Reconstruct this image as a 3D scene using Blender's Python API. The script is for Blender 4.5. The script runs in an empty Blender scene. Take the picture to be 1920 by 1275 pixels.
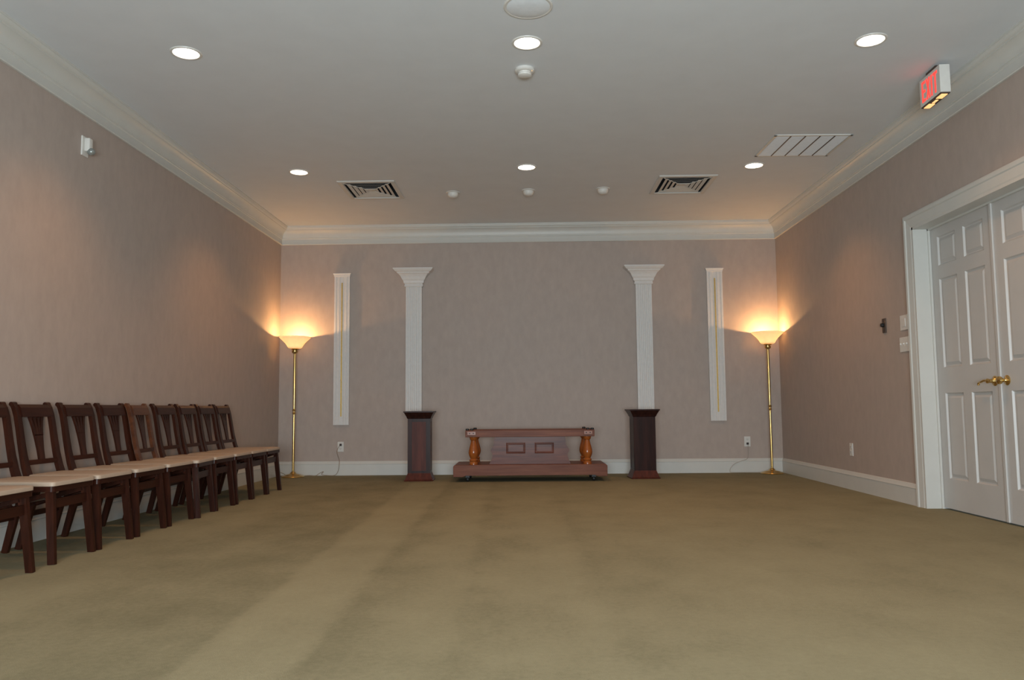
import bpy, bmesh, math, random
from mathutils import Vector, Matrix

random.seed(7)
SC = bpy.context.scene
COL = SC.collection

# ------------------------------------------------------------------ camera
PITCH, YAW, ROLL, FPX = 0.08541, 0.02047, 0.008726, 1500.3
cam_d = bpy.data.cameras.new('camera')
cam_d.sensor_fit = 'HORIZONTAL'; cam_d.sensor_width = 36.0
cam_d.lens = FPX / 1920.0 * 36.0
cam_d.clip_start = 0.05; cam_d.clip_end = 100
cam = bpy.data.objects.new('camera', cam_d); COL.objects.link(cam)
cam.matrix_world = (Matrix.Translation((0, 0, 0.84)) @ Matrix.Rotation(YAW, 4, 'Z')
                    @ Matrix.Rotation(math.pi / 2 + PITCH, 4, 'X') @ Matrix.Rotation(-ROLL, 4, 'Z'))
SC.camera = cam

# ------------------------------------------------------------------ room size
XL, XR, D, ZC, YB = -3.255, 3.237, 10.378, 3.252, -1.6
ZCB = 3.017

# ------------------------------------------------------------------ world, exposure
w = bpy.data.worlds.new('world'); SC.world = w; w.use_nodes = True
w.node_tree.nodes['Background'].inputs[0].default_value = (0.55, 0.7, 1.0, 1)
w.node_tree.nodes['Background'].inputs[1].default_value = 0.5
vs = SC.view_settings
SC.display_settings.display_device = 'sRGB'
vs.view_transform = 'Standard'; vs.look = 'None'; vs.exposure = 0.0; vs.gamma = 1.0
vs.use_curve_mapping = False

# ------------------------------------------------------------------ lights
def light(name, kind, loc, energy, color, rot=(0, 0, 0), **kw):
    l = bpy.data.lights.new(name, kind); l.energy = energy; l.color = color
    for k, v in kw.items(): setattr(l, k, v)
    o = bpy.data.objects.new(name, l); COL.objects.link(o)
    o.location = loc; o.rotation_euler = rot
    return o

WX0, WX1, WZ0, WZ1 = -1.4, 1.4, 0.25, 1.45      # unseen window added behind the camera, placed low for its light
light('rear_fill', 'AREA', ((WX0 + WX1) / 2, YB - 0.16, (WZ0 + WZ1) / 2), 430, (0.82, 0.94, 1.0),
      rot=(math.pi / 2 + 0.0, 0, 0), shape='RECTANGLE', size=WX1 - WX0 - .1, size_y=WZ1 - WZ0 - .1)  # cool fill added behind the camera, out of view
DOWN = [(-2.29, 5.17), (0.012, 5.11), (2.288, 5.16), (-2.31, 7.905), (0.0, 7.85), (2.283, 7.905)]
DOWN_W, DOWN_C = 47, (1.0, 0.46, 0.15)
LAMPS = [(-2.99, 10.16), (3.035, 10.185)]
LAMP_W, LAMP_C = 20, (1.0, 0.54, 0.21)

# ------------------------------------------------------------------ material helpers
def newmat(name):
    m = bpy.data.materials.new(name); m.use_nodes = True
    return m, m.node_tree, m.node_tree.nodes['Principled BSDF']

def noise(nt, scale, mapscale=(1, 1, 1), detail=4, rough=.55, rot=(0, 0, 0), coord='Object'):
    tc = nt.nodes.new('ShaderNodeTexCoord'); mp = nt.nodes.new('ShaderNodeMapping')
    mp.inputs['Scale'].default_value = mapscale; mp.inputs['Rotation'].default_value = rot
    nt.links.new(tc.outputs[coord], mp.inputs[0])
    n = nt.nodes.new('ShaderNodeTexNoise'); n.inputs['Scale'].default_value = scale
    n.inputs['Detail'].default_value = detail; n.inputs['Roughness'].default_value = rough
    nt.links.new(mp.outputs[0], n.inputs[0])
    return n.outputs[0]

def ramp(nt, fac, stops):
    r = nt.nodes.new('ShaderNodeValToRGB')
    while len(r.color_ramp.elements) < len(stops): r.color_ramp.elements.new(.5)
    for e, (p, c) in zip(r.color_ramp.elements, stops):
        e.position = p; e.color = (*c, 1)
    nt.links.new(fac, r.inputs[0]); return r.outputs[0]

def bump(nt, b, h, strength, dist=.01):
    n = nt.nodes.new('ShaderNodeBump'); n.inputs['Strength'].default_value = strength
    n.inputs['Distance'].default_value = dist
    nt.links.new(h, n.inputs['Height']); nt.links.new(n.outputs[0], b.inputs['Normal'])

def plain(name, col, rough=.5, metal=0, var=.06, scale=30, spec=.5):
    m, nt, b = newmat(name)
    c0 = tuple(x * (1 - var) for x in col); c1 = tuple(min(1, x * (1 + var)) for x in col)
    nt.links.new(ramp(nt, noise(nt, scale), [(.3, c0), (.7, c1)]), b.inputs['Base Color'])
    b.inputs['Roughness'].default_value = rough; b.inputs['Metallic'].default_value = metal
    b.inputs['Specular IOR Level'].default_value = spec
    return m

def wood(name, dark, light_, rough=.3, axis=2, coat=.3, spec=.15):
    m, nt, b = newmat(name)
    s = [9, 9, 9]; s[axis] = .7
    f = noise(nt, 3.0, tuple(s), 6, .6)
    nt.links.new(ramp(nt, f, [(.3, dark), (.55, tuple((a + c) / 2 for a, c in zip(dark, light_))), (.75, light_)]), b.inputs['Base Color'])
    b.inputs['Roughness'].default_value = rough
    b.inputs['Specular IOR Level'].default_value = spec; b.inputs['Coat Weight'].default_value = coat; b.inputs['Coat Roughness'].default_value = .18
    return m

def emit(name, col, strength):
    m, nt, b = newmat(name)
    b.inputs['Base Color'].default_value = (*col, 1)
    b.inputs['Emission Color'].default_value = (*col, 1)
    b.inputs['Emission Strength'].default_value = strength
    return m

def wall_mat():
    m, nt, b = newmat('wall_paint')
    f = noise(nt, 14, (1, 1, .5), 5, .6)
    nt.links.new(ramp(nt, f, [(.3, (.405, .333, .292)), (.7, (.445, .366, .322))]), b.inputs['Base Color'])
    b.inputs['Roughness'].default_value = .62
    bump(nt, b, noise(nt, 160, (1, 1, .35), 2), .12, .002)
    return m

def carpet_mat():
    m, nt, b = newmat('carpet')
    L = nt.links.new
    def math_(op, a, c, d=None):
        n = nt.nodes.new('ShaderNodeMath'); n.operation = op
        for k, v in enumerate((a, c, d)):
            if v is None: continue
            if isinstance(v, (int, float)): n.inputs[k].default_value = v
            else: L(v, n.inputs[k])
        return n.outputs[0]
    # worn and vacuumed lanes that run down the room, broad blotches, fine pile
    tc = nt.nodes.new('ShaderNodeTexCoord'); sp = nt.nodes.new('ShaderNodeSeparateXYZ'); L(tc.outputs['Object'], sp.inputs[0])
    u = math_('MULTIPLY_ADD', sp.outputs[1], .025, sp.outputs[0])
    u = math_('MULTIPLY_ADD', noise(nt, 3.0, (1, .5, 1), 5, .65), .16, u)
    u = math_('MULTIPLY_ADD', u, 1 / 6.6, .5)
    lane = nt.nodes.new('ShaderNodeValToRGB'); cr = lane.color_ramp
    stops = [(-3.0, .50), (-2.1, .45), (-1.9, .22), (-1.22, .10), (-1.06, .14), (-1.00, .62), (-.66, .60), (-.60, .12), (-.50, .26), (-.30, .50), (-.17, .48), (-.11, .26), (.05, .42), (.42, .52), (.52, .30), (.72, .46), (1.4, .55), (2.1, .44), (3.0, .52)]
    while len(cr.elements) < len(stops): cr.elements.new(.5)
    for e, (x, v) in zip(cr.elements, stops): e.position = (x + 3.3) / 6.6; e.color = (v, v, v, 1)
    L(u, lane.inputs[0])
    pile = noise(nt, 240, (1, 1, 1), 2, .7)
    f = math_('MULTIPLY_ADD', noise(nt, 2.4, (1, .7, 1), 5, .65), .40, math_('MULTIPLY', lane.outputs[0], .25))
    f = math_('MULTIPLY_ADD', noise(nt, 38, (1, 1, 1), 3, .7), .22, f)
    f = math_('MULTIPLY_ADD', pile, .16, f)
    L(ramp(nt, f, [(.32, (.170, .158, .098)), (.49, (.250, .231, .148)), (.64, (.296, .275, .178))]), b.inputs['Base Color'])
    b.inputs['Roughness'].default_value = .95
    b.inputs['Specular IOR Level'].default_value = .1
    bump(nt, b, pile, .5, .004)
    return m

def shade_mat():
    m, nt, b = newmat('frosted_glass')
    nt.nodes.remove(b)
    out = [n for n in nt.nodes if n.type == 'OUTPUT_MATERIAL'][0]
    t = nt.nodes.new('ShaderNodeBsdfTranslucent'); d = nt.nodes.new('ShaderNodeBsdfDiffuse')
    g = nt.nodes.new('ShaderNodeBsdfGlossy'); g.inputs['Roughness'].default_value = .25
    c = ramp(nt, noise(nt, 25), [(.3, (.92, .86, .76)), (.7, (.96, .91, .82))])
    nt.links.new(c, t.inputs[0]); nt.links.new(c, d.inputs[0])
    a = nt.nodes.new('ShaderNodeMixShader'); a.inputs[0].default_value = .50
    nt.links.new(t.outputs[0], a.inputs[1]); nt.links.new(d.outputs[0], a.inputs[2])
    e = nt.nodes.new('ShaderNodeMixShader'); e.inputs[0].default_value = .05
    nt.links.new(a.outputs[0], e.inputs[1]); nt.links.new(g.outputs[0], e.inputs[2])
    nt.links.new(e.outputs[0], out.inputs[0])
    return m

M = dict(
    wall=wall_mat(), carpet=carpet_mat(), shade=shade_mat(),
    ceil=plain('ceiling_paint', (.675, .705, .735), .75, var=.02, scale=4),
    trim=plain('trim_paint', (.60, .595, .56), .42, var=.02, scale=6),
    door=plain('door_paint', (.52, .505, .485), .38, var=.02, scale=6),
    white=plain('white_plastic', (.68, .66, .62), .4, var=.03),
    board=plain('white_board_paint', (.69, .67, .65), .45, var=.03),
    cream=plain('vent_paint', (.62, .60, .56), .5, var=.03),
    louvre=plain('return_louvre_paint', (.76, .80, .84), .5, var=.03),
    cherry=wood('dark_cherry_wood', (.016, .005, .003), (.058, .016, .008), .33, coat=.0),
    cherry_y=wood('dark_cherry_wood_crossgrain', (.018, .005, .003), (.055, .015, .008), .33, axis=1, coat=.0),
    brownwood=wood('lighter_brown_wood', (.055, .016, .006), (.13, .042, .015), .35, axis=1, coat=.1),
    ped=wood('pedestal_veneer', (.014, .005, .004), (.045, .014, .010), .35, coat=.0),
    pedp=wood('pedestal_panel_veneer', (.055, .016, .012), (.125, .034, .022), .42, coat=.0),
    bier=wood('bier_wood', (.12, .036, .018), (.23, .085, .046), .4, axis=0, coat=.0),
    bierp=wood('bier_panel_wood', (.075, .024, .018), (.20, .062, .036), .32, axis=0, coat=.04),
    turned=wood('turned_orange_wood', (.22, .055, .010), (.40, .115, .022), .25, coat=.6),
    blockw=wood('pale_end_block_wood', (.24, .10, .065), (.31, .14, .095), .5, axis=0),
    black=plain('black_rubber', (.012, .012, .013), .5),
    bronze=plain('dull_bronze', (.09, .06, .045), .5, .3),
    brass=plain('polished_brass', (.66, .45, .17), .24, 1, .04),
    gold=plain('gold_strip', (.62, .42, .14), .35, .8, .08),
    seat=plain('beige_seat_vinyl', (.43, .335, .255), .5, var=.05, scale=12),
    dark=plain('dark_void', (.012, .012, .014), .8),
    steel=plain('grey_steel', (.4, .4, .4), .35, .9),
    cord=plain('tan_cord', (.25, .18, .12), .5),
    cordw=plain('white_cord', (.42, .36, .30), .5),
    lens=plain('glassy_lens', (.33, .36, .35), .06, .55, .1),
    slot=plain('socket_slot', (.03, .02, .02), .6),
    down=emit('downlight_glow', (1.0, .93, .80), 7.0),
    red=emit('exit_red_glow', (1.0, .05, .04), 1.3),
    amber=emit('exit_lens_glow', (1.0, .55, .22), 1.1),
    bulb=emit('bulb_glow', (1.0, .62, .28), 10.0),
    glass=None,
)
_g, _nt, _b = newmat('fill_window_glass')
_b.inputs['Transmission Weight'].default_value = 1; _b.inputs['Roughness'].default_value = 0; _b.inputs['IOR'].default_value = 1.02
M['glass'] = _g

# ------------------------------------------------------------------ mesh helpers
def box(bm, x0, x1, y0, y1, z0, z1, mat=None, bevel=0):
    vs_ = [bm.verts.new((x, y, z)) for x in (x0, x1) for y in (y0, y1) for z in (z0, z1)]
    fs = [bm.faces.new([vs_[i] for i in q]) for q in
          ((0, 1, 3, 2), (4, 6, 7, 5), (0, 4, 5, 1), (2, 3, 7, 6), (0, 2, 6, 4), (1, 5, 7, 3))]
    if bevel:
        es = list({e for f in fs for e in f.edges})
        r = bmesh.ops.bevel(bm, geom=es, offset=bevel, segments=2, affect='EDGES', profile=.5)
        vs_ = list({v for f in r['faces'] for v in f.verts} | {v for v in vs_ if v.is_valid})
    if mat is not None: bmesh.ops.transform(bm, matrix=mat, verts=vs_)
    return vs_

def bar(bm, a, b, w, t, up=(0, 0, 1), w2=None, t2=None):
    """square bar from a to b; w across (perpendicular to up), t along up."""
    a, b = Vector(a), Vector(b); d = (b - a).normalized(); u = Vector(up)
    s = d.cross(u)
    if s.length < 1e-4: s = d.cross(Vector((1, 0, 0)))
    s.normalize(); u = s.cross(d).normalized()
    w2 = w2 or w; t2 = t2 or t
    r0 = [bm.verts.new(a + s * w / 2 * i + u * t / 2 * j) for i, j in ((-1, -1), (1, -1), (1, 1), (-1, 1))]
    r1 = [bm.verts.new(b + s * w2 / 2 * i + u * t2 / 2 * j) for i, j in ((-1, -1), (1, -1), (1, 1), (-1, 1))]
    for i in range(4): bm.faces.new((r0[i], r0[(i + 1) % 4], r1[(i + 1) % 4], r1[i]))
    bm.faces.new(r0[::-1]); bm.faces.new(r1)

def lathe(bm, prof, n=32, c=(0, 0, 0), mat=None, closed=False):
    """prof = list of (r, z)."""
    rings = []
    for r, z in prof:
        if r < 1e-5: rings.append([bm.verts.new((c[0], c[1], c[2] + z))])
        else: rings.append([bm.verts.new((c[0] + r * math.cos(2 * math.pi * i / n), c[1] + r * math.sin(2 * math.pi * i / n), c[2] + z)) for i in range(n)])
    pairs = list(zip(rings, rings[1:])) + ([(rings[-1], rings[0])] if closed else [])
    for a, b in pairs:
        for i in range(n):
            j = (i + 1) % n
            if len(a) == 1 and len(b) == 1: continue
            if len(a) == 1: bm.faces.new((a[0], b[j], b[i]))
            elif len(b) == 1: bm.faces.new((a[i], a[j], b[0]))
            else: bm.faces.new((a[i], a[j], b[j], b[i]))
    vv = [v for r in rings for v in r]
    if mat is not None: bmesh.ops.transform(bm, matrix=mat, verts=vv)
    return vv

def prism(bm, poly, lo, hi, axis='y', mat=None):
    """extrude 2D poly along axis; poly coords are the other two axes in order."""
    def P(p, t):
        return {'x': (t, p[0], p[1]), 'y': (p[0], t, p[1]), 'z': (p[0], p[1], t)}[axis]
    a = [bm.verts.new(P(p, lo)) for p in poly]; b = [bm.verts.new(P(p, hi)) for p in poly]
    n = len(poly)
    for i in range(n): bm.faces.new((a[i], a[(i + 1) % n], b[(i + 1) % n], b[i]))
    bm.faces.new(a[::-1]); bm.faces.new(b)
    if mat is not None: bmesh.ops.transform(bm, matrix=mat, verts=a + b)

def sweep(bm, prof, path_fn):
    """prof list; path_fn(p) -> list of points along the run."""
    rows = [[bm.verts.new(q) for q in path_fn(p)] for p in prof]
    n = len(rows)
    for i in range(n):
        a, b = rows[i], rows[(i + 1) % n]
        for k in range(len(a) - 1): bm.faces.new((a[k], a[k + 1], b[k + 1], b[k]))
    bm.faces.new([r[0] for r in rows]); bm.faces.new([r[-1] for r in rows][::-1])

def tube(bm, pts, r, n=8, smooth_steps=6):
    P = [Vector(p) for p in pts]
    Q = []
    for i in range(len(P) - 1):                      # catmull-rom
        p0, p1, p2, p3 = P[max(i - 1, 0)], P[i], P[i + 1], P[min(i + 2, len(P) - 1)]
        for s in range(smooth_steps):
            t = s / smooth_steps
            Q.append(.5 * ((2 * p1) + (-p0 + p2) * t + (2 * p0 - 5 * p1 + 4 * p2 - p3) * t * t + (-p0 + 3 * p1 - 3 * p2 + p3) * t ** 3))
    Q.append(P[-1])
    prev = None; rings = []
    for i, q in enumerate(Q):
        d = (Q[min(i + 1, len(Q) - 1)] - Q[max(i - 1, 0)]).normalized()
        u = prev - d * prev.dot(d) if prev else d.orthogonal()
        u.normalize(); prev = u; v = d.cross(u)
        rings.append([bm.verts.new(q + (u * math.cos(2 * math.pi * k / n) + v * math.sin(2 * math.pi * k / n)) * r) for k in range(n)])
    for a, b in zip(rings, rings[1:]):
        for k in range(n): bm.faces.new((a[k], a[(k + 1) % n], b[(k + 1) % n], b[k]))
    bm.faces.new(rings[0][::-1]); bm.faces.new(rings[-1])

def obj(name, bm, mat, parent=None, smooth=False, loc=None):
    bmesh.ops.recalc_face_normals(bm, faces=bm.faces)
    me = bpy.data.meshes.new(name); bm.to_mesh(me); bm.free()
    me.materials.append(mat)
    if smooth:
        me.polygons.foreach_set('use_smooth', [True] * len(me.polygons))
        try: me.set_sharp_from_angle(angle=math.radians(38))
        except Exception: pass
    o = bpy.data.objects.new(name, me); COL.objects.link(o)
    if parent: o.parent = parent
    if loc: o.location = loc
    return o

def thing(name, label, cat, loc=(0, 0, 0), rz=0, group=None):
    o = bpy.data.objects.new(name, None); COL.objects.link(o)
    o.empty_display_size = .1
    o.location = loc; o.rotation_euler = (0, 0, rz); o['label'] = label; o['category'] = cat
    if group: o['group'] = group
    return o

def struct(name, bm, mat, label, cat, smooth=False):
    o = obj(name, bm, mat, None, smooth)
    o['kind'] = 'structure'; o['label'] = label; o['category'] = cat
    return o

def dup(root, loc, rz, label):
    r = root.copy(); COL.objects.link(r); r.location = loc; r.rotation_euler = (0, 0, rz); r['label'] = label
    for ch in list(root.children):
        c = ch.copy(); COL.objects.link(c); c.parent = r
        for g in list(ch.children):
            d = g.copy(); COL.objects.link(d); d.parent = c
    return r

NB = bmesh.new

# ================================================================== SETTING
bm = NB(); box(bm, XL - .15, XR + .35, YB - .2, D + .15, -.1, 0)
struct('floor', bm, M['carpet'], 'olive brown wall-to-wall carpet with faint darker wear lanes', 'floor')
bm = NB()
VENTS = [(-1.705, 8.60, .305, .355), (1.692, 8.565, .305, .355)]        # openings for the two diffusers (x, y, half sizes)
xs = sorted([XL - .15, XR + .35] + [v[0] + s_ * (v[2] - .05) for v in VENTS for s_ in (-1, 1)])
ys = sorted([YB - .2, D + .15] + [v[1] + s_ * (v[3] - .05) for v in VENTS for s_ in (-1, 1)])
for x0, x1 in zip(xs, xs[1:]):
    for y0, y1 in zip(ys, ys[1:]):
        cx_, cy_ = (x0 + x1) / 2, (y0 + y1) / 2
        if any(abs(cx_ - v[0]) < v[2] - .05 and abs(cy_ - v[1]) < v[3] - .05 for v in VENTS): continue
        bm.faces.new([bm.verts.new(p) for p in ((x0, y0, ZC), (x0, y1, ZC), (x1, y1, ZC), (x1, y0, ZC))])
bmesh.ops.remove_doubles(bm, verts=bm.verts, dist=1e-5)
top_ = [bm.verts.new(p) for p in ((xs[0], ys[0], ZC + .25), (xs[0], ys[-1], ZC + .25), (xs[-1], ys[-1], ZC + .25), (xs[-1], ys[0], ZC + .25))]
low_ = [bm.verts.new((v.co.x, v.co.y, ZC)) for v in top_]
bm.faces.new(top_)
for k in range(4): bm.faces.new((top_[k], top_[(k + 1) % 4], low_[(k + 1) % 4], low_[k]))
struct('ceiling', bm, M['ceil'], 'flat painted ceiling carrying the recessed lights and vents', 'ceiling')
bm = NB(); box(bm, XL - .15, XL, YB - .2, D + .15, 0, ZC)
struct('wall_left', bm, M['wall'], 'dusty beige wall behind the row of folding chairs', 'wall')
bm = NB(); box(bm, XL, XR, D, D + .15, 0, ZC)
struct('wall_back', bm, M['wall'], 'dusty beige far wall behind the two pilasters', 'wall')
DY0, DY1, DZ = 4.855, 6.690, 2.325          # door opening in the right wall
WT = .20
bm = NB()
box(bm, XR, XR + WT, DY1, D + .15, 0, ZC); box(bm, XR, XR + WT, YB - .2, DY0, 0, ZC); box(bm, XR, XR + WT, DY0, DY1, DZ, ZC)
struct('wall_right', bm, M['wall'], 'dusty beige wall holding the white double doors', 'wall')
bm = NB()
box(bm, XL, WX0, YB - .15, YB, 0, ZC); box(bm, WX1, XR, YB - .15, YB, 0, ZC)
box(bm, WX0, WX1, YB - .15, YB, 0, WZ0); box(bm, WX0, WX1, YB - .15, YB, WZ1, ZC)
struct('wall_rear', bm, M['wall'], 'beige wall behind the viewpoint with an added wide window', 'wall')
bm = NB()
for x in (WX0, (WX0 + WX1) / 2 - .025, WX1 - .05): box(bm, x, x + .05, YB - .09, YB - .03, WZ0, WZ1)
for z in (WZ0, WZ1 - .05): box(bm, WX0, WX1, YB - .09, YB - .03, z, z + .05)
fill_win = struct('fill_window', bm, M['trim'], 'added white framed window behind the viewpoint, unseen, holding the fill light', 'window')  # made-up frame around the rear fill light

# crown: profile (projection, z)
def cove(p0, p1, n, bulge):
    out = []
    for i in range(n + 1):
        t = i / n; x = p0[0] + (p1[0] - p0[0]) * t; z = p0[1] + (p1[1] - p0[1]) * t
        k = math.sin(math.pi * t) * bulge
        dx, dz = p1[0] - p0[0], p1[1] - p0[1]; L = math.hypot(dx, dz)
        out.append((x + dz / L * k, z - dx / L * k))
    return out
crown = [(0, ZCB), (.016, ZCB), (.020, ZCB + .008), (.016, ZCB + .016), (.014, ZCB + .075), (.020, ZCB + .080), (.020, ZCB + .092)]
crown += cove((.026, ZCB + .094), (.078, ZCB + .180), 7, -.016)
crown += [(.086, ZCB + .182), (.086, ZCB + .190), (.094, ZCB + .194), (.104, ZCB + .208), (.106, ZCB + .218), (.112, ZCB + .220), (.112, ZC), (0, ZC)]
bm = NB(); sweep(bm, crown, lambda p: [(XL + p[0], YB + p[0], p[1]), (XL + p[0], D - p[0], p[1])])
struct('trim_1', bm, M['trim'], 'white crown moulding along the left wall', 'crown moulding', True)
bm = NB(); sweep(bm, crown, lambda p: [(XL + p[0], D - p[0], p[1]), (XR - p[0], D - p[0], p[1])])
struct('trim_2', bm, M['trim'], 'white crown moulding across the far wall', 'crown moulding', True)
bm = NB(); sweep(bm, crown, lambda p: [(XR - p[0], D - p[0], p[1]), (XR - p[0], YB + p[0], p[1])])
struct('trim_3', bm, M['trim'], 'white crown moulding along the right wall above the doors', 'crown moulding', True)
base = [(0, 0), (.017, 0), (.017, .140), (.021, .144), (.019, .152), (.012, .160), (.011, .174), (.006, .181), (0, .182)]
bm = NB(); sweep(bm, base, lambda p: [(XL + p[0], YB, p[1]), (XL + p[0], D - p[0], p[1])])
struct('baseboard_left', bm, M['trim'], 'white baseboard behind the folding chairs', 'baseboard', True)
bm = NB(); sweep(bm, base, lambda p: [(XL + p[0], D - p[0], p[1]), (XR - p[0], D - p[0], p[1])])
struct('baseboard_back', bm, M['trim'], 'white baseboard along the far wall', 'baseboard', True)
CW = .112                                     # door casing width
bm = NB()
sweep(bm, base, lambda p: [(XR - p[0], D - p[0], p[1]), (XR - p[0], DY1 + CW, p[1])])
sweep(bm, base, lambda p: [(XR - p[0], DY0 - CW, p[1]), (XR - p[0], YB, p[1])])
struct('baseboard_right', bm, M['trim'], 'white baseboard along the right wall beside the doors', 'baseboard', True)

# door casing + jamb (one moulded frame)
cas = [(0, 0), (0, .012), (.010, .016), (.070, .022), (.078, .030), (.100, .032), (CW, .026), (CW, 0)]   # (away from opening, projection)
bm = NB()
sweep(bm, cas, lambda p: [(XR - p[1], DY1 + p[0], 0), (XR - p[1], DY1 + p[0], DZ + p[0]),
                          (XR - p[1], DY0 - p[0], DZ + p[0]), (XR - p[1], DY0 - p[0], 0)])
JD = .125
box(bm, XR - .012, XR + WT, DY1 - .022, DY1 + .001, 0, DZ); box(bm, XR - .012, XR + WT, DY0 - .001, DY0 + .022, 0, DZ)
box(bm, XR - .012, XR + WT, DY0, DY1, DZ - .022, DZ + .001)
box(bm, XR + JD - .018, XR + JD, DY1 - .036, DY1 - .022, 0, DZ - .022)     # door stops
box(bm, XR + JD - .018, XR + JD, DY0 + .022, DY1 - .022, DZ - .036, DZ - .022)
struct('trim_4', bm, M['trim'], 'white casing and jamb around the double doors', 'door casing')

# ---- doors: six raised panels each
def door(name, ya, yb, label):
    """leaf between ya<yb, face towards -x at XR+JD."""
    xf = XR + JD + .002; th = .042; bm = NB()
    W = yb - ya; st = .115; pw = (W - 3 * st) / 2
    ys = [(ya + st, ya + st + pw), (yb - st - pw, yb - st)]
    zs = [(.25, .935), (1.14, 1.865), (1.975, 2.215)]
    z0, z1 = .012, DZ - .026
    ycuts = [ya, ys[0][0], ys[0][1], ys[1][0], ys[1][1], yb]; zcuts = [z0] + [z for p in zs for z in p] + [z1]
    for i in range(5):
        for j in range(7):
            y0, y1, a, b = ycuts[i], ycuts[i + 1], zcuts[j], zcuts[j + 1]
            if i in (1, 3) and j in (1, 3, 5):
                # moulded recess then raised field
                def ring(o, x): return [(x, y0 + o, a + o), (x, y1 - o, a + o), (x, y1 - o, b - o), (x, y0 + o, b - o)]
                rr = [ring(0, xf), ring(.008, xf + .013), ring(.018, xf + .015), ring(.042, xf + .003), ]
                vv = [[bm.verts.new(p) for p in r] for r in rr]
                for p, q in zip(vv, vv[1:]):
                    for k in range(4): bm.faces.new((p[k], p[(k + 1) % 4], q[(k + 1) % 4], q[k]))
                bm.faces.new(vv[-1])
            else:
                bm.faces.new([bm.verts.new(p) for p in ((xf, y0, a), (xf, y1, a), (xf, y1, b), (xf, y0, b))])
    bmesh.ops.remove_doubles(bm, verts=bm.verts, dist=1e-5)
    # sides and back
    bk = [bm.verts.new(p) for p in ((xf + th, ya, z0), (xf + th, yb, z0), (xf + th, yb, z1), (xf + th, ya, z1))]
    bm.faces.new(bk)
    fr = [bm.verts.new(p) for p in ((xf, ya, z0), (xf, yb, z0), (xf, yb, z1), (xf, ya, z1))]
    for k in range(4): bm.faces.new((fr[k], fr[(k + 1) % 4], bk[(k + 1) % 4], bk[k]))
    bmesh.ops.remove_doubles(bm, verts=bm.verts, dist=1e-5)
    return struct(name, bm, M['door'], label, 'door')
YS = 5.775
d1 = door('door_1', YS + .002, DY1 - .024, 'white six-panel door leaf with the brass lever, hinged farther from the viewpoint')
d2 = door('door_2', DY0 + .024, YS - .002, 'white six-panel door leaf with the brass knob, cut by the right edge of the photo')
bm = NB(); box(bm, XR + JD - .012, XR + JD + .002, YS - .016, YS + .014, .012, DZ - .03, bevel=.003)
o = obj('astragal', bm, M['door'], d2)
RX = Matrix.Rotation(-math.pi / 2, 4, 'Y')     # lathe axis z -> -x
hx = XR + JD + .002
ros = [(0, .0), (.036, .0), (.037, .004), (.033, .008), (.024, .010), (.020, .016), (.015, .022), (.013, .045), (.017, .050), (.017, .060), (.010, .066), (0, .067)]
bm = NB(); lathe(bm, ros, 24, mat=Matrix.Translation((hx, 5.848, 1.008)) @ RX)
hd = obj('door_handle', bm, M['brass'], d1, True)
bm = NB()
tube(bm, [(hx - .056, 5.848, 1.010), (hx - .060, 5.885, 1.012), (hx - .058, 5.925, 1.004), (hx - .054, 5.955, 1.000), (hx - .052, 5.973, .992), (hx - .052, 5.972, .980)], .0085, 10)
obj('lever', bm, M['brass'], hd, True)
knob = [(0, .0), (.036, .0), (.037, .004), (.033, .008), (.022, .011), (.014, .020), (.012, .032), (.017, .038), (.026, .046), (.029, .056), (.026, .066), (.016, .073), (0, .075)]
bm = NB(); lathe(bm, knob, 24, mat=Matrix.Translation((hx, 5.700, 1.008)) @ RX)
obj('door_knob', bm, M['brass'], d2, True)

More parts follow.
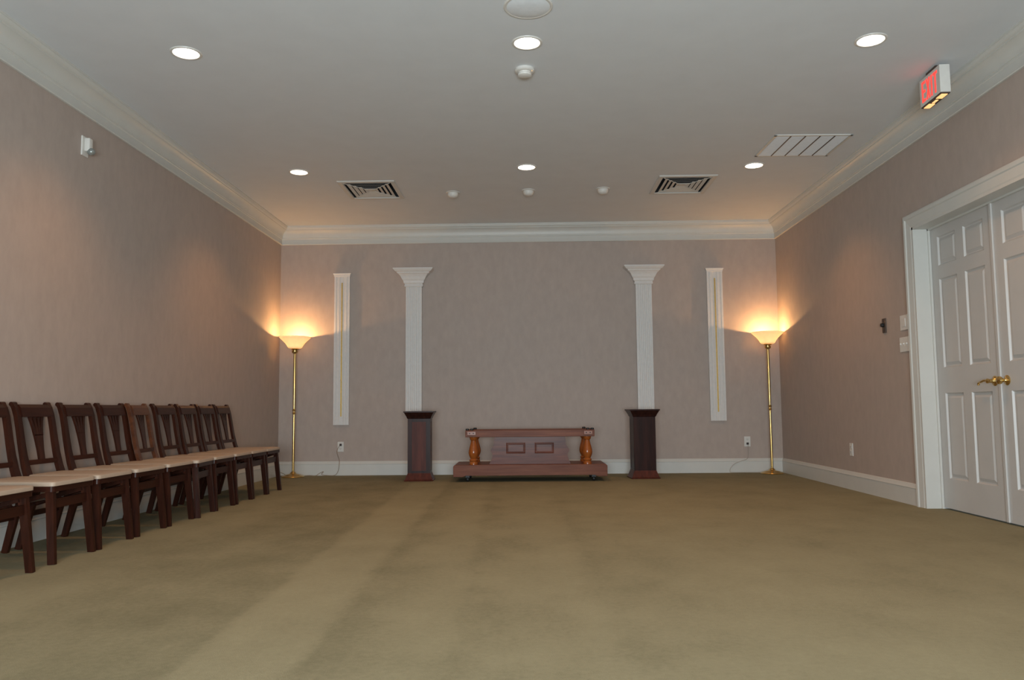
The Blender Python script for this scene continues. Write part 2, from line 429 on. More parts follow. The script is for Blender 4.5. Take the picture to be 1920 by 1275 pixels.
# ================================================================== FLOOR LAMPS
def floor_lamp(x, y, label, cord_pts, plug):
    t = thing('floor_lamp', label, 'floor lamp', (x, y, 0), 0, 'brass torchiere lamps in the far corners')
    bm = NB(); lathe(bm, [(0, 0), (.138, 0), (.142, .006), (.138, .014), (.120, .022), (.100, .026), (.096, .030), (.060, .038), (.038, .046), (.032, .056), (.026, .064), (.016, .070), (.0145, .078), (0, .078)], 48)
    obj('base', bm, M['brass'], t, True)
    bm = NB(); lathe(bm, [(0, .07), (.0145, .07), (.0145, .45), (.0125, .775), (.012, .790), (.020, .796), (.022, .804), (.018, .812), (.015, .818), (.015, .830), (.020, .836), (.022, .844), (.018, .852), (.0135, .858),
                          (.016, .95), (.0165, 1.1), (.0155, 1.50), (.015, 1.565), (0, 1.565)], 24)
    obj('pole', bm, M['brass'], t, True)
    bm = NB(); lathe(bm, [(0, 1.560), (.016, 1.560), (.020, 1.566), (.032, 1.572), (.038, 1.585), (.038, 1.598), (.030, 1.603), (.030, 1.610), (.046, 1.614), (.050, 1.622), (.048, 1.630), (0, 1.630)], 32)
    obj('shade_holder', bm, M['brass'], t, True)
    pr = [(.050, 1.628), (.078, 1.632), (.092, 1.645), (.104, 1.668), (.122, 1.695), (.147, 1.722), (.172, 1.745), (.190, 1.762), (.196, 1.770), (.1955, 1.776)]
    inn = [(r - .004, z + .003) for r, z in pr[::-1]]
    bm = NB(); lathe(bm, pr + inn, 64, closed=True)
    obj('lamp_shade', bm, M['shade'], t, True)
    bm = NB(); lathe(bm, [(0, 1.628), (.014, 1.630), (.014, 1.650), (.018, 1.658), (.028, 1.680), (.030, 1.695), (.024, 1.712), (.012, 1.721), (0, 1.723)], 20)
    b = obj('bulb', bm, M['bulb'], t, True)
    lt = light('bulb_light', 'POINT', (x, y, 1.738), LAMP_W, LAMP_C, shadow_soft_size=.012)
    bm = NB(); tube(bm, [(a - x, b_ - y, c) for a, b_, c in cord_pts], .0032, 6, 8)
    c = obj('cord', bm, M['cord'] if x < 0 else M['cordw'], t, True)
    bm = NB(); px_, pz = plug; box(bm, px_ - x - .013, px_ - x + .013, D - .034 - y, D - .0115 - y, pz - .014, pz + .014, bevel=.004)
    obj('plug', bm, M['slot'], c, True)
    return t
yw = D - .03
floor_lamp(LAMPS[0][0], LAMPS[0][1], 'brass floor lamp with glowing bowl shade standing beyond the end of the chair row',
           [(-2.440, yw, .392), (-2.470, yw - .01, .340), (-2.480, yw - .005, .290), (-2.452, yw, .200), (-2.450, yw, .150), (-2.462, yw - .005, .060), (-2.50, yw - .02, .008),
            (-2.58, yw - .05, .006), (-2.66, yw - .06, .020), (-2.645, yw - .04, .055), (-2.70, yw - .05, .030), (-2.73, yw - .08, .008), (-2.80, yw - .10, .012), (-2.87, 10.22, .012), (-2.93, 10.30, .008),
            (-3.02, 10.32, .01), (-3.12, 10.28, .010), (-3.185, 10.22, .016), (-3.175, 10.18, .058), (-3.12, 10.17, .045), (-3.09, 10.17, .026)], (-2.436, .392))
floor_lamp(LAMPS[1][0], LAMPS[1][1], 'brass floor lamp with glowing bowl shade in the far corner near the double doors',
           [(2.788, yw, .362), (2.790, yw, .300), (2.790, yw, .215), (2.765, yw, .172), (2.70, yw, .150), (2.62, yw, .118), (2.565, yw, .070), (2.548, yw - .005, .025), (2.565, yw - .01, .007),
            (2.66, yw - .02, .006), (2.80, yw - .02, .006), (2.92, 10.29, .008), (2.955, 10.25, .016)], (2.786, .368))

# ================================================================== WALL PILASTERS (shaft + capital)
def pilaster(xc, label, hw=.104, cw=.258):
    t = thing('pilaster', label, 'pilaster', (xc, D - .002, .70), 0, 'white wall pilasters')
    dep = .050; bm = NB()
    # fluted front as one polygon extruded up
    poly = [(-hw, 0), (-hw, -dep)]
    n = 7; fl = (2 * hw - .03) / n
    for i in range(n):
        a = -hw + .015 + i * fl
        poly += [(a + .003, -dep), (a + .006, -dep + .006), (a + fl - .006, -dep + .006), (a + fl - .003, -dep)]
    poly += [(hw, -dep), (hw, 0)]
    prism(bm, poly, .080, 1.755, 'z'); obj('shaft', bm, M['board'], t)
    pr = [(.0, 1.735), (.014, 1.738), (.017, 1.748), (.012, 1.760), (.012, 1.775), (.026, 1.785), (.028, 1.800), (.030, 1.812), (.044, 1.832), (.060, 1.866), (.080, 1.893), (.100, 1.907), (.104, 1.912), (.104, 1.922), (.120, 1.928), (.136, 1.942), (.144, 1.952), (.150, 1.956), (.150, 1.972), (.0, 1.972)]
    k = (cw - hw) / .150
    bm = NB()
    rows = []
    for o_, z in pr:
        o2 = o_ * k
        rows.append([bm.verts.new(p) for p in ((-hw - o2, 0, z), (-hw - o2, -dep - o_ * .75, z), (hw + o2, -dep - o_ * .75, z), (hw + o2, 0, z))])
    for a, b in zip(rows, rows[1:]):
        for i in range(3): bm.faces.new((a[i], a[i + 1], b[i + 1], b[i]))
    bm.faces.new(rows[0]); bm.faces.new(rows[-1])
    bm.faces.new([r[0] for r in rows] + [r[3] for r in rows][::-1])
    obj('capital', bm, M['board'], t)
    return t
pilaster(-1.489, 'white fluted wall pilaster with flared capital, the left one, above the panelled pedestal')
pilaster(1.503, 'white fluted wall pilaster with flared capital, the right one nearer the double doors')

# ================================================================== WALL PANELS WITH GOLD STRIP
def wall_panel(xc, z0, z1, g0, g1, label, lean=0.):
    t = thing('wall_panel', label, 'wall panel', (xc, D, z0), 0, 'narrow white wall panels with gold strips')
    H = z1 - z0; hw = .101; bm = NB()
    poly = [(-hw, 0), (-hw, -.042), (-hw + .024, -.042), (-hw + .028, -.036), (-hw + .036, -.036), (-hw + .040, -.042), (-.030, -.042), (-.026, -.037), (.026, -.037), (.030, -.042),
            (hw - .040, -.042), (hw - .036, -.036), (hw - .028, -.036), (hw - .024, -.042), (hw, -.042), (hw, 0)]
    prism(bm, poly, 0, H - .03, 'z')
    ob = obj('board', bm, M['board'], t)
    bm = NB(); rows = []
    for o_, z in ((0, H - .045), (.004, H - .040), (.006, H - .022), (.014, H - .012), (.016, H), (0, H)):
        rows.append([bm.verts.new(p) for p in ((-hw - o_, 0, z), (-hw - o_, -.043 - o_, z), (hw + o_, -.043 - o_, z), (hw + o_, 0, z))])
    for a, b in zip(rows, rows[1:]):
        for i in range(3): bm.faces.new((a[i], a[i + 1], b[i + 1], b[i]))
    bm.faces.new(rows[0]); bm.faces.new(rows[-1]); bm.faces.new([r[0] for r in rows] + [r[3] for r in rows][::-1])
    obj('cap_moulding', bm, M['board'], t)
    bm = NB(); box(bm, -.0085, .0085, -.044, -.036, g0 - z0, g1 - z0)
    for k in range(5):
        zz = g0 - z0 + (g1 - g0) * (k + .5) / 5 * .9; lathe(bm, [(0, .0), (.010, .0), (.010, .004), (0, .006)], 10, mat=Matrix.Translation((0, -.044, zz)) @ Matrix.Rotation(math.pi / 2, 4, 'X'))
    obj('gold_strip', bm, M['gold'], t)
    return t
wall_panel(-2.432, .647, 2.625, .756, 2.50, 'narrow white wall panel with a vertical gold strip, beside the left floor lamp')
wall_panel(2.425, .662, 2.635, .776, 2.505, 'narrow white wall panel with a vertical gold strip, beside the right floor lamp')

# ================================================================== PEDESTALS
def pedestal(xc, yc, rz, panelled, label):
    t = thing('pedestal', label, 'pedestal', (xc, yc, 0), rz, 'dark wooden pedestals')
    def flare(rows_, mat, nm):
        bm = NB(); rs = []
        for h, z in rows_: rs.append([bm.verts.new((sx * h, sy * h, z)) for sx, sy in ((-1, -1), (1, -1), (1, 1), (-1, 1))])
        for a, b in zip(rs, rs[1:]):
            for i in range(4): bm.faces.new((a[i], a[(i + 1) % 4], b[(i + 1) % 4], b[i]))
        bm.faces.new(rs[0]); bm.faces.new(rs[-1]); return obj(nm, bm, mat, t)
    flare([(.168, 0), (.172, .012), (.160, .020), (.134, .088), (.132, .096)], M['pedp'], 'plinth')
    bm = NB(); box(bm, -.128, .128, -.128, .128, .09, .735)
    body = obj('body', bm, M['ped'], t)
    # stiles and rails that frame a flat panel on all four faces
    for k in range(4):
        R = Matrix.Rotation(k * math.pi / 2, 4, 'Z'); bm = NB(); o_ = .128; e = .005 if panelled else .003
        for a, b, c, d in ((-.131, -.085, .094, .735), (.085, .131, .094, .735), (-.085, .085, .094, .118), (-.085, .085, .695, .735)):
            box(bm, a, b, -o_ - e, -o_ + .001, c, d, mat=R)
        obj('panel_frame', bm, M['ped'], body)
        if panelled:
            bm = NB(); box(bm, -.083, .083, -o_ - .0015, -o_ + .001, .120, .693, mat=R); obj('panel', bm, M['pedp'], body)
    flare([(.132, .728), (.140, .735), (.146, .752), (.168, .792), (.172, .800), (.180, .803), (.180, .818), (.120, .818)], M['ped'], 'cap')
    return t
pedestal(-1.306, 9.60, .04, True, 'dark wooden pedestal with a reddish recessed panel, left of the low wooden bier')
pedestal(1.362, 9.72, .05, False, 'plain dark wooden pedestal, right of the low wooden bier')

# ================================================================== BIER
B = thing('casket_bier', 'low reddish wooden bier with turned orange posts and a panelled centre', 'bier', (.006, 9.30, 0), .008)
DP = .62     # depth
bm = NB()
poly = [(-.888, .058), (-.775, .058), (-.745, .078), (.745, .078), (.775, .058), (.888, .058), (.888, .178), (.870, .196), (-.870, .196), (-.888, .178)]
prism(bm, poly, 0, DP, 'y'); bmesh.ops.bevel(bm, geom=[e for e in bm.edges], offset=.004, segments=1, affect='EDGES')
obj('platform', bm, M['bier'], B)
for x in (-.725, .735):
    for y in (.07, DP - .07):
        bm = NB(); lathe(bm, [(0, -.014), (.024, -.014), (.028, -.008), (.028, .008), (.024, .014), (0, .014)], 20, mat=Matrix.Translation((x, y, .028)) @ Matrix.Rotation(math.pi / 2, 4, 'Y'))
        box(bm, x - .022, x + .022, y - .018, y + .018, .046, .078); c = obj('caster', bm, M['black'], B, True)
bal = [(0, 0), (.050, 0), (.050, .020), (.046, .028), (.042, .032), (.046, .040), (.052, .050), (.044, .062), (.036, .068), (.046, .086), (.056, .110), (.060, .135), (.056, .165), (.048, .200), (.038, .235), (.032, .262), (.031, .275), (.038, .282), (.044, .292), (.044, .300), (.048, .306), (.048, .316), (0, .316)]
for x in (-.655, .665):
    for y in (.075, DP - .075):
        bm = NB(); lathe(bm, bal, 32, (x, y, .196)); obj('turned_post', bm, M['turned'], B, True)
for y in (.028, DP - .122):
    bm = NB(); box(bm, -.748, .748, y, y + .094, .512, .590, bevel=.004); obj('top_rail', bm, M['bier'], B)
for x in (-.675, .675):
    bm = NB(); box(bm, x - .050, x + .050, .010, DP - .010, .535, .578, bevel=.003)
    o = obj('cross_piece', bm, M['blockw'], B); o['label'] = 'pale wooden cross piece whose end shows on the front rail'
    for dx in (-.022, .022):
        bm = NB(); lathe(bm, [(0, 0), (.006, 0), (.006, .004), (0, .005)], 12, mat=Matrix.Translation((x + dx, .010, .557)) @ Matrix.Rotation(math.pi / 2, 4, 'X'))
        obj('bolt', bm, M['dark'], o)
    for y in (.060, DP - .10):
        for dx in ((-.050, .0) if y < .1 else (.012,)):
            bm = NB(); lathe(bm, [(0, 0), (.020, 0), (.022, .006), (.018, .020), (0, .022)], 16, (x + dx * (1 if x < 0 else -1), y, .590)); obj('rubber_bumper', bm, M['black'], B, True)
half = [(.475, .196), (.462, .222), (.448, .250), (.438, .285), (.437, .315), (.448, .330), (.457, .345), (.457, .362), (.446, .378), (.432, .396), (.424, .416), (.418, .440), (.417, .470), (.412, .512)]
for y, fr in ((.10, True), (DP - .13, False)):
    bm = NB(); prism(bm, half + [(-a, b) for a, b in half[::-1]], y, y + .026, 'y')
    cp = obj('centre_board', bm, M['bierp'], B)
    if fr:
        for x0 in (-.276, .056):
            bm = NB(); z0, z1, W = .318, .442, .222
            # frame moulding and slightly raised field
            rr = [(0, .0), (.0, -.008), (.010, -.010), (.014, -.004), (.018, -.004), (.024, -.007)]
            vv = [[bm.verts.new(p) for p in ((x0 + o_, y + d, z0 + o_), (x0 + W - o_, y + d, z0 + o_), (x0 + W - o_, y + d, z1 - o_), (x0 + o_, y + d, z1 - o_))] for o_, d in rr]
            for p, q in zip(vv, vv[1:]):
                for k in range(4): bm.faces.new((p[k], p[(k + 1) % 4], q[(k + 1) % 4], q[k]))
            bm.faces.new(vv[-1]); obj('raised_panel', bm, M['bierp'], cp)

# ================================================================== FOLDING CHAIRS  (local +x = forward)
def make_chair():
    t = thing('folding_chair', '', 'chair', (0, 0, 0), 0, 'wooden folding chairs in a row against the left wall')
    # seat: rounded padded slab
    bm = NB()
    def slab(z0, z1, ins, bev):
        pts = []
        hw0, hw1 = .190, .216
        cor = [(-.195, -hw0), (.285, -hw1), (.285, hw1), (-.195, hw0)]
        pts = []
        for i, (cx, cy) in enumerate(cor):
            p, n = Vector(cor[i - 1]), Vector(cor[(i + 1) % 4]); c = Vector((cx, cy)); r = .028
            d0, d1 = (p - c).normalized(), (n - c).normalized()
            a, b = c + d0 * r, c + d1 * r
            for s in range(6):
                u = s / 5; pts.append((1 - u) ** 2 * a + 2 * u * (1 - u) * c + u * u * b)
        return pts
    P = slab(0, 0, 0, 0); cc = Vector((.045, 0))
    def ringz(k, z, dome=0): return [bm.verts.new((cc.x + (p.x - cc.x) * k, cc.y + (p.y - cc.y) * k, z)) for p in P]
    rs = [ringz(.97, .426), ringz(1.0, .430), ringz(1.0, .446), ringz(.985, .452), ringz(.93, .456), ringz(.6, .458)]
    for a, b in zip(rs, rs[1:]):
        for i in range(len(P)): bm.faces.new((a[i], a[(i + 1) % len(P)], b[(i + 1) % len(P)], b[i]))
    bm.faces.new(rs[0][::-1]); bm.faces.new(rs[-1]); obj('seat_pad', bm, M['seat'], t, True)
    bm = NB()
    a0 = [bm.verts.new((cc.x + (p.x - cc.x) * .985, cc.y + (p.y - cc.y) * .985, .398)) for p in P]
    a1 = [bm.verts.new((v.co.x, v.co.y, .428)) for v in a0]
    for i in range(len(P)): bm.faces.new((a0[i], a0[(i + 1) % len(P)], a1[(i + 1) % len(P)], a1[i]))
    bm.faces.new(a0[::-1]); bm.faces.new(a1); obj('seat_frame', bm, M['cherry_y'], t)
    for s in (-1, 1):
        bm = NB(); bar(bm, (.285, s * .202, 0), (.245, s * .176, .406), .026, .040, (1, 0, 0), .030, .044); obj('leg', bm, M['cherry'], t)
    for s in (-1, 1):
        bm = NB(); bar(bm, (-.225, s * .170, 0), (-.125, s * .160, .408), .026, .036, (1, 0, 0), .028, .050); obj('leg', bm, M['cherry'], t)
        # back post, curved
        bm = NB(); zz = [.36, .44, .50, .58, .66, .74, .82, .87, .895]; xx = [-.150, -.176, -.196, -.216, -.232, -.246, -.262, -.278, -.292]; ww = [.056, .060, .056, .050, .047, .045, .043, .042, .040]
        rows = []
        for x, z, w_ in zip(xx, zz, ww):
            th = .024; yc_ = s * .178
            rows.append([bm.verts.new(p) for p in ((x - th / 2, yc_ - w_ / 2, z - .004), (x + th / 2, yc_ - w_ / 2, z + .004), (x + th / 2, yc_ + w_ / 2, z + .004), (x - th / 2, yc_ + w_ / 2, z - .004))])
        for a, b in zip(rows, rows[1:]):
            for i in range(4): bm.faces.new((a[i], a[(i + 1) % 4], b[(i + 1) % 4], b[i]))
        bm.faces.new(rows[0]); bm.faces.new(rows[-1])
        lathe(bm, [(0, -.022), (.014, -.022), (.014, .022), (0, .022)], 14, mat=Matrix.Translation((-.293, s * .178, .895)) @ Matrix.Rotation(math.pi / 2, 4, 'X'))
        obj('back_post', bm, M['cherry'], t)
    bm = NB(); prism(bm, [(-.258, .812), (-.240, .814), (-.256, .872), (-.272, .893), (-.290, .890), (-.284, .872)], -.158, .158, 'y', mat=None)
    # prism with axis y takes (x, z)
    obj('top_rail', bm, M['cherry_y'], t)
    bm = NB(); bar(bm, (-.200, -.158, .528), (-.200, .158, .528), .030, .020, (1, 0, 0)); obj('lower_rail', bm, M['cherry_y'], t)
    # fan splat: solid blade below, four fingers above
    bm = NB()
    def X(z): return -.206 - (z - .545) * .19
    def strip(pts):
        rows = [[bm.verts.new((X(z) + dx, y, z)) for dx, y in ((-.006, y0), (.006, y0), (.006, y1), (-.006, y1))] for z, y0, y1 in pts]
        for a, b in zip(rows, rows[1:]):
            for i in range(4): bm.faces.new((a[i], a[(i + 1) % 4], b[(i + 1) % 4], b[i]))
        bm.faces.new(rows[0]); bm.faces.new(rows[-1])
    strip([(.535, -.031, .031), (.60, -.033, .033), (.66, -.040, .040), (.70, -.046, .046)])
    for k in range(4):
        a = -.046 + k * .023; c = -.082 + k * .0465
        strip([(.695, a, a + .023), (.74, a * 1.22 + .002, (a + .023) * 1.22 - .002), (.78, -.066 + k * .0365 , -.066 + k * .0365 + .020), (.822, c, c + .024)])
    obj('back_splat', bm, M['cherry'], t)
    bm = NB(); bar(bm, (.252, -.178, .330), (.252, .178, .330), .052, .018, (1, 0, 0)); obj('stretcher', bm, M['cherry_y'], t)
    bm = NB(); bar(bm, (-.176, -.160, .215), (-.176, .160, .215), .032, .018, (1, 0, 0)); obj('stretcher', bm, M['cherry_y'], t)
    for s in (-1, 1):
        bm = NB(); bar(bm, (.235, s * .155, .385), (-.160, s * .150, .270), .014, .026, (0, 0, 1)); obj('folding_brace', bm, M['cherry'], t)
    bm = NB()
    for s in (-1, 1):
        lathe(bm, [(0, -.014), (.009, -.014), (.009, .014), (0, .014)], 12, mat=Matrix.Translation((.03, s * .150, .326)) @ Matrix.Rotation(math.pi / 2, 4, 'X'))
    bar(bm, (.03, -.150, .326), (.03, .150, .326), .010, .010); obj('hinge_rod', bm, M['steel'], t)
    return t
labels = ['dark wooden folding chair nearest the viewpoint, cut by the left photo edge',
          'dark folding chair, second nearest the viewpoint, back cut by the left photo edge',
          'dark folding chair whose back is the first whole one from the left photo edge',
          'dark folding chair whose back is the second whole one from the left photo edge',
          'dark folding chair just left of the turned one with lighter brown rail',
          'folding chair in mid row, slightly turned, its back rail lighter brown',
          'dark folding chair just right of the turned one with lighter brown rail',
          'dark folding chair with beige seat, third from the far end',
          'dark folding chair with beige seat, second from the far end',
          'dark folding chair at the far end of the row, nearest the lamp']
cy = [4.040, 4.668, 5.135, 5.625, 6.105, 6.525, 6.985, 7.450, 7.886, 8.321]
rot = [.03, 0, .01, 0, 0, .10, .0, .01, .0, .0]
first = make_chair()
for k, (y, r, lb) in enumerate(zip(cy, rot, labels)):
    x = -2.935 + (.012 if k == 5 else 0) + (.02 if k == 0 else 0)
    if k == 0: first.location = (x, y, 0); first.rotation_euler = (0, 0, r); first['label'] = lb
    else:
        c = dup(first, (x, y, 0), r, lb)
        if k == 5:                                 # top rail and back posts of this one in lighter brown
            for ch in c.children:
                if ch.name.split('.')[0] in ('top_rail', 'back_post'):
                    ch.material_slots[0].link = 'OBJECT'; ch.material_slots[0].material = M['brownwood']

# ================================================================== CEILING FITTINGS
def downlight(x, y, label, first_=None):
    t = thing('recessed_light', label, 'ceiling light', (x, y, ZC), 0, 'recessed ceiling lights')
    bm = NB(); lathe(bm, [(.083, -.002), (.086, -.007), (.094, -.008), (.101, -.005), (.103, 0), (.083, 0)], 40, closed=True); obj('trim_ring', bm, M['white'], t, True)
    bm = NB(); lathe(bm, [(0, -.004), (.05, -.005), (.084, -.003), (.084, -.001), (0, -.001)], 40); obj('lens', bm, M['down'], t, True)
    l = light('downlight_lamp', 'SPOT', (x, y, ZC - .03), DOWN_W, DOWN_C, spot_size=math.radians(118), spot_blend=.75, shadow_soft_size=.06)
    return t
dl = ['left ceiling light of the row nearer the viewpoint', 'middle ceiling light of the nearer row, between speaker and smoke detector', 'right ceiling light of the nearer row, by the exit sign',
      'left ceiling light of the farther row, near the left air diffuser', 'middle ceiling light of the farther row, in front of the three small domes', 'right ceiling light of the farther row, beside the long return grille']
for (x, y), lb in zip(DOWN, dl): downlight(x, y, 'glowing recessed ' + lb)
for x, lb in ((-2.29, 'on the chair side'), (0, 'in the middle'), (2.29, 'on the door side')):     # unseen row added over the camera for extra light
    downlight(x, 2.43, 'added recessed ceiling light overhead, unseen, ' + lb)

t = thing('ceiling_speaker', 'large round white ceiling speaker cut by the top edge of the photo', 'speaker', (.020, 4.625, ZC))
bm = NB(); lathe(bm, [(0, 0), (.148, 0), (.148, -.006), (.143, -.010), (.132, -.010), (.128, -.008), (0, -.008)], 56); obj('rim', bm, M['white'], t, True)
bm = NB(); lathe(bm, [(.131, -.009), (.110, -.015), (.06, -.020), (0, -.022), (0, -.008), (.131, -.008)], 56); obj('grille', bm, M['louvre'], t, True)

t = thing('smoke_detector', 'white smoke detector on the ceiling between two middle lights', 'smoke detector', (-.006, 5.525, ZC))
bm = NB(); lathe(bm, [(0, 0), (.068, 0), (.070, -.006), (.070, -.018), (.064, -.024), (.050, -.026), (0, -.026)], 40); obj('base', bm, M['white'], t, True)
bm = NB(); lathe(bm, [(.046, -.024), (.044, -.034), (.050, -.040), (.048, -.050), (.036, -.056), (0, -.058), (0, -.024)], 40); obj('sensor_cap', bm, M['white'], t, True)
bm = NB(); lathe(bm, [(0, 0), (.003, 0), (.003, -.003), (0, -.004)], 10, (.052, -.030, -.025)); obj('indicator', bm, M['amber'], t)

for (x, y), lb in zip(((-.825, 8.755), (.018, 8.715), (.842, 8.69)), ('leftmost of the three', 'middle of the three', 'rightmost of the three')):
    t = thing('ceiling_dome', 'small white ceiling dome, ' + lb + ' in a row before the far wall', 'ceiling fitting', (x, y, ZC), 0, 'small white ceiling domes')
    bm = NB(); lathe(bm, [(0, 0), (.076, 0), (.077, -.005), (.070, -.009), (.05, -.010), (0, -.010)], 36); obj('flange', bm, M['white'], t, True)
    bm = NB(); lathe(bm, [(.058, -.009), (.060, -.020), (.057, -.038), (.046, -.052), (.028, -.061), (0, -.065), (0, -.009)], 36); obj('dome', bm, M['white'], t, True)

def sqring(bm, hx0, hy0, z0, hx1, hy1, z1, th=.0025):
    """slanted square collar from (hx0,z0) to (hx1,z1) with thickness."""
    def R(hx, hy, z): return [bm.verts.new(p) for p in ((-hx, -hy, z), (hx, -hy, z), (hx, hy, z), (-hx, hy, z))]
    r = [R(hx0, hy0, z0), R(hx1, hy1, z1), R(hx1 - th, hy1 - th, z1 - th), R(hx0 - th, hy0 - th, z0 - th)]
    for i in range(4):
        a, b = r[i], r[(i + 1) % 4]
        for k in range(4): bm.faces.new((a[k], a[(k + 1) % 4], b[(k + 1) % 4], b[k]))

def diffuser(x, y, hx, hy, label):
    t = thing('air_diffuser', label, 'air vent', (x, y, ZC), 0, 'square ceiling air diffusers')
    bm = NB()
    def R(a, b, z): return [bm.verts.new(p) for p in ((-a, -b, z), (a, -b, z), (a, b, z), (-a, b, z))]
    r = [R(hx, hy, 0), R(hx, hy, -.008), R(hx - .012, hy - .012, -.014), R(hx - .045, hy - .045, -.014), R(hx - .050, hy - .050, -.003), R(hx - .050, hy - .050, 0)]
    for a, b in zip(r, r[1:]):
        for k in range(4): bm.faces.new((a[k], a[(k + 1) % 4], b[(k + 1) % 4], b[k]))
    obj('frame', bm, M['cream'], t)
    bm = NB()
    a, b = hx - .0502, hy - .0502
    lo, up = R(a, b, -.002), R(a, b, .16)
    for k in range(4): bm.faces.new((lo[k], lo[(k + 1) % 4], up[(k + 1) % 4], up[k]))
    bm.faces.new(up); obj('duct', bm, M['dark'], t)
    for k in range(4):
        a = hx - .082 - k * .050; b = hy - .088 - k * .060
        bm = NB(); sqring(bm, a - .032, b - .034, .000, a, b, -.010, .0015); obj('vane', bm, M['cream'], t)
    bm = NB(); box(bm, -.040, .040, -.046, .046, -.006, -.002); obj('centre_plate', bm, M['cream'], t)
    bm = NB()
    for sx in (-1, 1):
        for sy in (-1, 1): bar(bm, (sx * .03, sy * .035, -.011), (sx * (hx - .055), sy * (hy - .055), -.012), .006, .006)
    obj('corner_rod', bm, M['cream'], t)
    return t
diffuser(-1.705, 8.60, .305, .355, 'square stepped white air diffuser on the ceiling at left, before the far wall')
diffuser(1.692, 8.565, .305, .355, 'square stepped white air diffuser on the ceiling at right, before the far wall')

t = thing('return_grille', 'rectangular white return air grille with five louvred bays on the ceiling at right', 'air vent', (2.560, 7.305, ZC), .02)
hx_, hy_ = .350, .300
bm = NB()
for a in ((-hx_, hx_, -hy_, -hy_ + .022), (-hx_, hx_, hy_ - .022, hy_), (-hx_, -hx_ + .022, -hy_, hy_), (hx_ - .022, hx_, -hy_, hy_)): box(bm, *a, -.010, 0)
obj('frame', bm, M['cream'], t)
bm = NB(); box(bm, -hx_ + .02, hx_ - .02, -hy_ + .02, hy_ - .02, -.002, -.0005); obj('duct', bm, M['steel'], t)
wbay = (2 * hx_ - .044) / 5
for k in range(1, 5):
    x = -hx_ + .022 + k * wbay; bm = NB(); box(bm, x - .004, x + .004, -hy_ + .02, hy_ - .02, -.012, -.001); obj('divider', bm, M['bronze'], t)
for k in range(5):
    x = -hx_ + .022 + k * wbay; bm = NB()
    for j in range(22):
        y = -hy_ + .030 + j * .0248
        v = [bm.verts.new(p) for p in ((x + .006, y, -.004), (x + wbay - .006, y, -.004), (x + wbay - .006, y + .0235, -.010), (x + .006, y + .0235, -.010))]
        u = [bm.verts.new((p.co.x, p.co.y, p.co.z + .0015)) for p in v]
        bm.faces.new(v); bm.faces.new(u[::-1])
        for i in range(4): bm.faces.new((v[i], v[(i + 1) % 4], u[(i + 1) % 4], u[i]))
    obj('louvre', bm, M['louvre'], t)

# ================================================================== EXIT SIGN
t = thing('exit_sign', 'white exit sign with red glowing letters hanging from the ceiling over the doors', 'sign', (2.945, 5.65, ZC), -.03)
ex0, ex1, ey, ez0, ez1 = -.036, .036, .155, -.240, -.028      # box below the ceiling, face towards -x
bm = NB(); box(bm, ex0, ex1, -ey, ey, ez0 + .012, ez1, bevel=.004); H = obj('housing', bm, M['white'], t)
bm = NB(); box(bm, -.024, .024, -.072, .072, ez1 - .002, 0, bevel=.003); obj('canopy', bm, M['bronze'], t)
bm = NB(); box(bm, ex0 + .004, ex1 - .004, -ey + .006, ey - .006, ez0 + .004, ez0 + .014); bp = obj('bottom_tray', bm, M['bronze'], t)
for y0, y1, w_ in ((.052, .135, .022), (-.025, .035, .010), (-.135, -.052, .022)):
    bm = NB(); box(bm, -w_, w_, y0, y1, ez0, ez0 + .006, bevel=.002); obj('light_lens', bm, M['amber'], bp)
fx = ex0 - .0015
def stroke(bm, u0, v0, u1, v1, wd):
    """u runs left to right as read from the room (towards -y)."""
    a = Vector((fx, -u0, v0)); b = Vector((fx, -u1, v1)); d = (b - a).normalized(); s = Vector((1, 0, 0)).cross(d) * wd / 2
    lo = [a - s, b - s, b + s, a + s]
    p = [bm.verts.new(q) for q in lo]; r = [bm.verts.new(q + Vector((.003, 0, 0))) for q in lo]
    bm.faces.new(p); bm.faces.new(r[::-1])
    for i in range(4): bm.faces.new((p[i], p[(i + 1) % 4], r[(i + 1) % 4], r[i]))
zb, zt, S = ez0 + .034, ez1 - .026, .020
def letter(fn):
    bm = NB(); fn(bm); obj('letter', bm, M['red'], H)
def E_(bm):
    u = -.118; stroke(bm, u + S / 2, zb, u + S / 2, zt, S)
    for z in (zb + S / 2, (zb + zt) / 2, zt - S / 2): stroke(bm, u + S, z, u + .056, z, S)
def X_(bm):
    u = -.052; stroke(bm, u + .01, zb, u + .052, zt, S); stroke(bm, u + .01, zt, u + .052, zb, S)
def I_(bm): stroke(bm, .032, zb, .032, zt, S)
def T_(bm): stroke(bm, .086, zb, .086, zt - S, S); stroke(bm, .056, zt - S / 2, .117, zt - S / 2, S)
for f_ in (E_, X_, I_, T_): letter(f_)

# ================================================================== WALL FITTINGS
t = thing('wall_camera', 'small white wall unit with a glassy round head high on the left wall', 'wall device', (XL, 5.675, 2.715))
bm = NB(); box(bm, 0, .012, -.038, .045, 0, .145, bevel=.003); obj('back_plate', bm, M['white'], t)
bm = NB(); box(bm, .010, .050, -.012, .040, .035, .135, bevel=.008); obj('body', bm, M['white'], t, True)
bm = NB(); lathe(bm, [(.028 * math.cos(a), .028 * math.sin(a)) if abs(math.cos(a)) > 1e-6 else (0, .028 * math.sin(a)) for a in [-math.pi / 2 + math.pi * i / 16 for i in range(17)]], 24, (.050, .014, .036))
obj('round_head', bm, M['lens'], t, True)

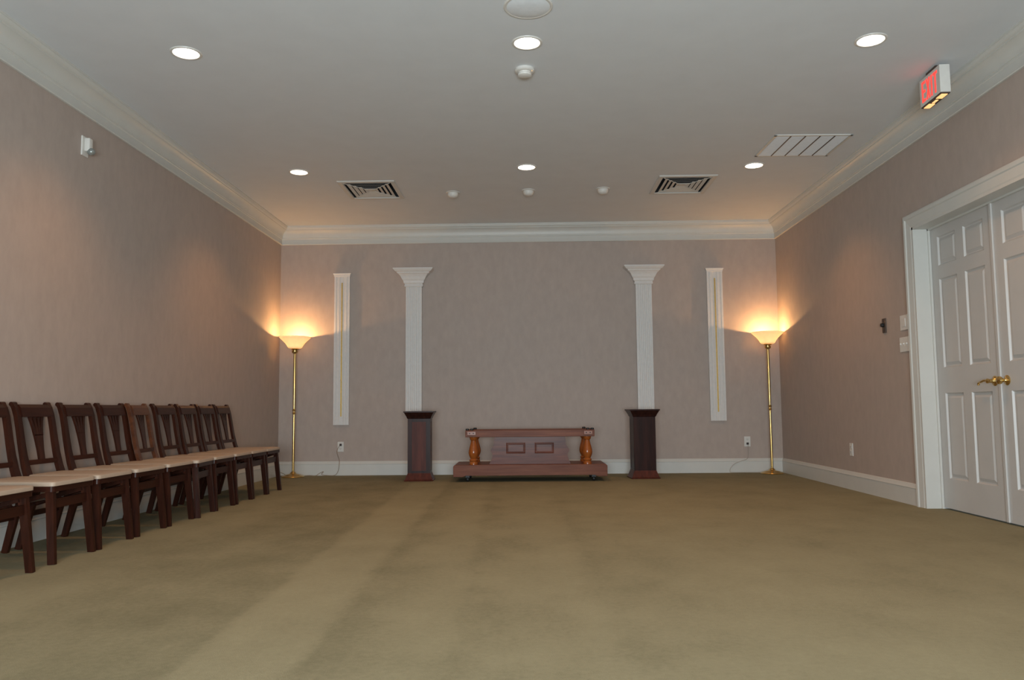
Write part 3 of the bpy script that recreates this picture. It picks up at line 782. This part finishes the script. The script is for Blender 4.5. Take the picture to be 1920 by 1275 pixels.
t = thing('thermostat', 'small dull bronze wall plate with a black knob on the right wall', 'wall control', (XR, 7.297, 1.495))
bm = NB(); box(bm, -.010, 0, -.034, .034, 0, .130, bevel=.002); obj('plate', bm, M['bronze'], t)
bm = NB(); lathe(bm, [(0, 0), (.017, 0), (.019, .012), (.016, .026), (0, .028)], 20, mat=Matrix.Translation((-.009, .004, .070)) @ RX); obj('knob', bm, M['black'], t, True)

def plate_thing(name, label, y0, y1, z0, z1, nsw):
    t = thing(name, label, 'switch plate', (XR, (y0 + y1) / 2, z0)); w_, h_ = (y1 - y0) / 2, z1 - z0
    bm = NB(); box(bm, -.008, 0, -w_, w_, 0, h_, bevel=.003); obj('plate', bm, M['white'], t)
    for k in range(nsw):
        y = w_ - w_ * 2 * (k + .5) / nsw
        bm = NB(); box(bm, -.009, -.004, y - .007, y + .007, h_ / 2 - .016, h_ / 2 + .016); box(bm, -.019, -.006, y - .004, y + .004, h_ / 2 + .000, h_ / 2 + .012)
        obj('toggle', bm, M['white'], t)
    return t, w_, h_
plate_thing('light_switch', 'white triple switch plate beside the door casing, the lower of the two plates', 6.845, 7.010, 1.296, 1.424, 3)
t, w_, h_ = plate_thing('control_plate', 'white wall plate beside the door casing, the upper of the two plates', 6.850, 6.985, 1.482, 1.612, 0)
bm = NB(); box(bm, -.012, -.006, -.035, .035, .030, .100, bevel=.002); obj('cover', bm, M['white'], t)

def outlet(label, mat, lit):
    t = bpy.data.objects.new('wall_outlet', None); COL.objects.link(t); t.matrix_world = mat; t.empty_display_size = .05
    t['label'] = label; t['category'] = 'outlet'; t['group'] = 'white wall outlets'
    bm = NB(); box(bm, -.040, .040, -.007, 0, -.064, .064, bevel=.003); obj('plate', bm, M['white'], t)
    for z in (.026, -.026):
        bm = NB(); box(bm, -.017, .017, -.0095, -.005, z - .016, z + .016, bevel=.003); s = obj('socket', bm, M['white'], t)
        bm = NB()
        for x in (-.007, .007): box(bm, x - .0015, x + .0015, -.0102, -.008, z - .002, z + .008)
        lathe(bm, [(0, 0), (.0025, 0), (.0025, .002), (0, .002)], 8, mat=Matrix.Translation((0, -.008, z - .008)) @ Matrix.Rotation(math.pi / 2, 4, 'X')); obj('slot', bm, M['slot'], s)
    return t
outlet('white wall outlet with a cord plugged in, right of the left floor lamp', Matrix.Translation((-2.440, D, .366)), 0)
outlet('white wall outlet with a cord plugged in, left of the right floor lamp', Matrix.Translation((2.788, D, .394)), 0)
outlet('empty white wall outlet low on the right wall before the doors', Matrix.Translation((XR, 8.174, .400)) @ Matrix.Rotation(-math.pi / 2, 4, 'Z'), 0)
